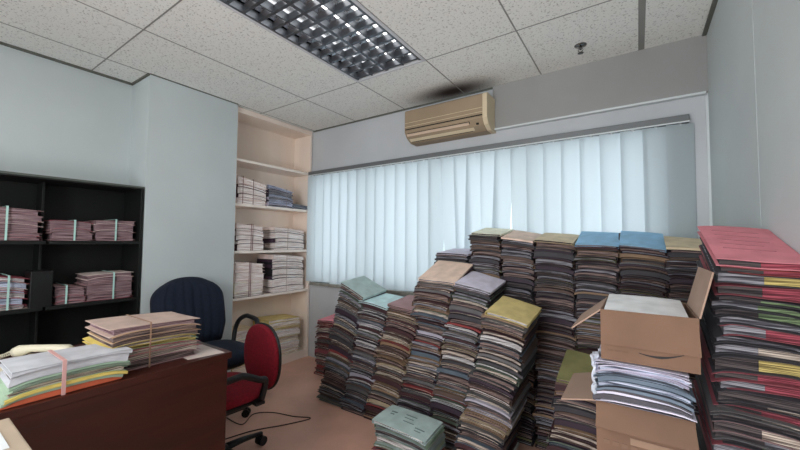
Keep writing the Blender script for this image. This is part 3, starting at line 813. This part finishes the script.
# phone
ph = empty('desk_phone', (-1.93, .345, .75), math.radians(-51)); tag(ph, 'cream corded desk phone behind the white topped bundle', 'telephone')
mb = MB()
mb.prism([(-.10, 0), (.10, 0), (.09, .018), (-.09, .036)], -.085, .085); mb.build('base', M_cream, ph, bevel=.006)
mb = MB(); mb.tube([(-.05, -.105, .052), (-.05, -.085, .058), (-.045, -.04, .068), (-.045, .04, .068), (-.05, .085, .058), (-.05, .105, .052)], [.018, .022, .014, .014, .022, .018], 12)
mb.build('handset', M_cream, ph, smooth=True)
mb = MB()
for i in range(4):
    for j in range(3): mb.box(.0 + i * .02, .013 + i * .02, -.03 + j * .022, -.015 + j * .022, .018 - i * .003, .032 - i * .0025)
mb.build('keypad', mat('grey_keys', (110, 110, 108), .5), ph)
mb = MB(); mb.tube([(-.06 + .012 * math.cos(i * 1.3), -.12 - i * .0015, .05 - .0006 * i + .008 * math.sin(i * 1.3)) for i in range(60)], .002, 5); mb.build('cord', M_cream, ph)

# beige carton in the near corner of the desk front
cc = empty('storage_box', (-1.22, 0.0, 0)); tag(cc, 'beige cardboard storage box standing against the desk front', 'cardboard box')
mb = MB(); mb.box(-.225, .225, -.25, .22, 0, .72); mb.build('body', mat('beige_board', (176, 160, 140), .85, var=.04), cc)
mb = MB(); mb.box(-.228, .228, -.253, .223, .715, .757); mb.build('lid', mat('beige_lid', (184, 166, 146), .85, var=.03), cc, bevel=.004)
mb = MB(); mb.box(-1.40, -1.235, -.14, .193, .7575, .7588); tag(mb.build('paper_sheet', M_white), 'white sheet lying on the beige storage box', 'paper')

# cable on the floor
def curve_pts(P, n=10):
    out = []
    for i in range(len(P) - 1):
        p0, p1, p2, p3 = [Vector(P[max(0, min(len(P) - 1, i + k))]) for k in (-1, 0, 1, 2)]
        for s in range(n):
            t = s / n
            out.append(.5 * ((2 * p1) + (-p0 + p2) * t + (2 * p0 - 5 * p1 + 4 * p2 - p3) * t * t + (-p0 + 3 * p1 - 3 * p2 + p3) * t ** 3))
    out.append(Vector(P[-1])); return out
M_cable = mat('dark_cable', (62, 40, 34), .5)
mb = MB(); mb.tube(curve_pts([(-2.42, 1.42, .004), (-2.245, 1.429, .004), (-2.31, 1.56, .004), (-2.22, 1.65, .004), (-2.05, 1.70, .004), (-1.93, 1.75, .004), (-2.0, 1.60, .004), (-2.10, 1.45, .004), (-2.142, 1.352, .004), (-2.2, 1.15, .004)]), .0035, 6)
tag(mb.build('power_cable', M_cable, smooth=True), 'thin dark cable looping across the floor', 'cable')

# ------------------------------------------------------------------ chairs
def ellipsoidish(mb, cx, cz, rx, rz, y0, y1, p=2.4, n=36, bulge=.02, sgn=-1, ribs=0, flat_bottom=None):
    """upholstered pad: superellipse outline in xz, thickness along y"""
    rings = [(1.0, y0 + (y1 - y0) * .5), (.985, y1 - (y1 - y0) * .12), (.93, y1), (.6, y1 + bulge * .6), (.3, y1 + bulge * .9)]
    def pt(k, s, y):
        a = 2 * PI * k / n
        c, s_ = math.cos(a), math.sin(a)
        return (cx + rx * s * math.copysign(abs(c) ** (2 / p), c), y, cz + rz * s * math.copysign(abs(s_) ** (2 / p), s_))
    vs = []
    back = [(.9, y0), (.985, y0 + (y1 - y0) * .12)]
    allr = back + rings
    for s, y in allr:
        vs += [pt(k, s, y) for k in range(n)]
    fs = []
    for i in range(len(allr) - 1):
        for k in range(n):
            fs.append((i * n + k, i * n + (k + 1) % n, (i + 1) * n + (k + 1) % n, (i + 1) * n + k))
    fs.append(tuple(range(n - 1, -1, -1)))
    vs.append((cx, y1 + bulge, cz)); L = len(vs) - 1; b0 = (len(allr) - 1) * n
    for k in range(n): fs.append((b0 + k, b0 + (k + 1) % n, L))
    mb.add(vs, fs)

def pad(cx, cy, rx, ry, z0, z1, p=2.8, n=36, bulge=.015):
    mb = MB(); ellipsoidish(mb, cx, cy, rx, ry, z0, z1, p, n, bulge)
    mb.v = [(v[0], v[2], v[1]) for v in mb.v]; mb.f = [f[::-1] for f in mb.f]
    return mb

def task_base(r, seat_z, R_=.26):
    mb = MB()
    mb.tube([(0, 0, .09), (0, 0, .2)], .028, 16); mb.build('column_sleeve', M_black, r, smooth=False)
    mb = MB(); mb.tube([(0, 0, .2), (0, 0, seat_z - .05)], .016, 12); mb.build('gas_column', M_chrome if False else M_black, r)
    mb = MB(); mb.lathe([(.03, .075), (.05, .08), (.05, .115), (.03, .13)], 20); mb.build('hub', M_black, r, smooth=True)
    for k in range(5):
        a = k * 2 * PI / 5 + .45
        d = Vector((math.cos(a), math.sin(a), 0))
        mb = MB(); mb.tube([d * .04 + Vector((0, 0, .10)), d * .15 + Vector((0, 0, .09)), d * R_ + Vector((0, 0, .068))], [.026, .021, .015], 10, flat=.75)
        lg = mb.build('base_leg', M_black, r, smooth=True)
        n_ = Vector((-d.y, d.x, 0))
        c = d * R_ + Vector((0, 0, .027))
        mb = MB()
        for s in (-1, 1): mb.tube([c + n_ * s * .008, c + n_ * s * .024], .027, 16)
        mb.tube([c + Vector((0, 0, .02)), c + Vector((0, 0, .045))], .009, 8)
        mb.build('caster', M_black, lg)

def loop_arm(r, sx, y0, y1, ztop, zseat, w=.03, seat_half=.22):
    """closed loop armrest: pad along y, front post curving in to the seat"""
    x = sx
    pts = curve_pts([(x * .98, y1 + .02, zseat - .02), (x * 1.06, y1 + .03, zseat + .08), (x * 1.08, y1 - .01, ztop - .04), (x * 1.08, y1 - .09, ztop),
                     (x * 1.08, (y0 + y1) / 2, ztop + .003), (x * 1.06, y0 + .04, ztop - .008), (x * 1.0, y0, ztop - .045)], 6)
    mb = MB(); mb.tube(pts, .017, 10, flat=1.0)
    a = mb.build('armrest', M_black, r, smooth=True)
    mb = MB(); mb.box(min(x * .6, x * 1.0), max(x * .6, x * 1.0), y1 - .01, y1 + .04, zseat - .045, zseat - .03); mb.build('arm_bracket', M_black, a)

def red_chair(loc, rz, label):
    # faces local -y ; backrest at +y
    r = empty('task_chair', loc, rz); tag(r, label, 'chair')
    pad(0, 0, .215, .205, .395, .445, 3).build('seat', M_rfab, r, smooth=True)
    pad(0, .005, .20, .19, .37, .395, 3, bulge=-.002).build('seat_shell', M_black, r, smooth=True)
    mb = MB(); ellipsoidish(mb, 0, .55, .178, .19, -.022, .012, 2.25, bulge=.014)
    mb.v = [(v[0], .235 - v[1], v[2]) for v in mb.v]; mb.f = [f[::-1] for f in mb.f]
    mb.build('backrest', M_rfab, r, smooth=True)
    mb = MB(); ellipsoidish(mb, 0, .55, .185, .197, 0, .018, 2.25, bulge=.012)
    mb.v = [(v[0], .246 + v[1], v[2]) for v in mb.v]
    mb.build('back_shell', M_black, r, smooth=True)
    mb = MB(); mb.tube(curve_pts([(0, .05, .335), (0, .2, .33), (0, .275, .37), (0, .278, .5)], 5), .02, 8, flat=.5); mb.build('back_bar', M_black, r, smooth=True)
    mb = MB(); mb.box(-.1, .1, -.09, .1, .315, .35); mb.build('mechanism', M_black, r, bevel=.01)
    loop_arm(r, .235, -.17, .09, .56, .42); loop_arm(r, -.235, -.17, .09, .56, .42)
    task_base(r, .39, .28)
    return r
red_chair((-1.92, 1.085, 0), math.radians(-4), 'red task chair with black arms at the end of the desk')

def blue_chair(loc, rz):
    r = empty('office_chair', loc, rz); tag(r, 'high backed dark blue fabric office chair in front of the pillar', 'chair')
    # local: faces -y
    pad(0, -.02, .25, .24, .40, .48, 3.4, bulge=.02).build('seat', M_bfab, r, smooth=True)
    pad(0, 0, .23, .22, .37, .40, 3, bulge=-.002).build('seat_shell', M_black, r, smooth=True)
    mb = MB()
    nu, nv = 66, 22
    def hw(v): return .252 * (1 - .16 * max(0, (.3 - v) / .3)) * (1 - max(0, (v - .70) / .30) ** 2.6 * .42)
    def front(u, v):
        x = (2 * u - 1) * hw(v); z = .46 + .505 * v - .035 * abs(2 * u - 1) ** 2.5 * v
        edge = min(1, (1 - abs(2 * u - 1)) * 6, (1 - v) * 7, v * 7)
        rib = abs(math.sin(u * PI * 8)) ** .5
        y = .23 + .10 * v * 1 - .05 * math.sqrt(max(0, edge)) - .010 * rib * edge - .02 * math.sin(v * PI)
        return (x, y, z)
    def backs(u, v):
        x, y, z = front(u, v); return (x, .255 + .10 * v, z)
    mb.sheet(backs, front, nu, nv); mb.f = [f[::-1] for f in mb.f]
    mb.build('backrest', M_bfab, r, smooth=True)
    mb = MB(); mb.tube(curve_pts([(0, .1, .36), (0, .24, .37), (0, .3, .46), (0, .33, .7)], 5), .03, 8, flat=.5); mb.build('back_bar', M_black, r, smooth=True)
    loop_arm(r, .27, -.16, .12, .66, .47); loop_arm(r, -.27, -.16, .12, .66, .47)
    task_base(r, .40, .26)
blue_chair((-2.52, 1.335, 0), math.radians(90))

# ------------------------------------------------------------------ the rest of the folders
if STUFF.v:
    o = STUFF.build('file_folders', STUFF_M)
    tag(o, 'remaining dark and brown paper folders packed in the floor stacks', 'file folder', kind='stuff')

# ------------------------------------------------------------------ light
w = bpy.data.worlds.new('sky'); bpy.context.scene.world = w; w.use_nodes = True
bg = w.node_tree.nodes['Background']; bg.inputs['Color'].default_value = (.92, .96, 1.0, 1); bg.inputs['Strength'].default_value = 1.9
def area(name, loc, rot, sx, sy, e, col):
    l = bpy.data.lights.new(name, 'AREA'); l.shape = 'RECTANGLE'; l.size = sx; l.size_y = sy; l.energy = e; l.color = col
    o = bpy.data.objects.new(name, l); o.location = loc; o.rotation_euler = rot; C.objects.link(o); return o
# added fill light, unseen, shining in through the opening behind the camera
area('corridor_light', (-.75, BY - .25, 1.2), (math.radians(90), 0, 0), 1.2, 2.0, 50, (.97, .98, 1.0))
# second added fill light, unseen, pointing down from the ceiling behind the camera
area('ceiling_fitting_light', (-1.458, -.99, ROOM_H - .01), (0, 0, 0),   .55, 1.15, 16, (1.0, .98, .96))

# ------------------------------------------------------------------ camera
cam = bpy.data.cameras.new('camera'); co = bpy.data.objects.new('camera', cam); C.objects.link(co)
cam.sensor_width = 36.0; cam.lens = 351.72 / 800 * 36.0; cam.clip_start = .02; cam.clip_end = 200
yaw, pit, rol = math.radians(34.058), math.radians(2.657), math.radians(.421)
f = Vector((-math.sin(yaw) * math.cos(pit), math.cos(yaw) * math.cos(pit), math.sin(pit)))
r_ = Vector((math.cos(yaw), math.sin(yaw), 0)); u_ = r_.cross(f)
r2 = math.cos(rol) * r_ + math.sin(rol) * u_; u2 = -math.sin(rol) * r_ + math.cos(rol) * u_
Mx = Matrix((r2, u2, -f)).transposed().to_4x4(); Mx.translation = Vector((0, 0, 1.25))
co.matrix_world = Mx
sc = bpy.context.scene
sc.camera = co
sc.view_settings.view_transform = 'Standard'; sc.view_settings.look = 'None'; sc.view_settings.exposure = 0.45; sc.view_settings.gamma = 1.0
try:
    sc.view_settings.use_curve_mapping = False
    sc.cycles.use_denoising = True
    sc.cycles.max_bounces = 10; sc.cycles.diffuse_bounces = 6; sc.cycles.transparent_max_bounces = 8
    sc.cycles.sample_clamp_indirect = 6.0
except Exception:
    pass
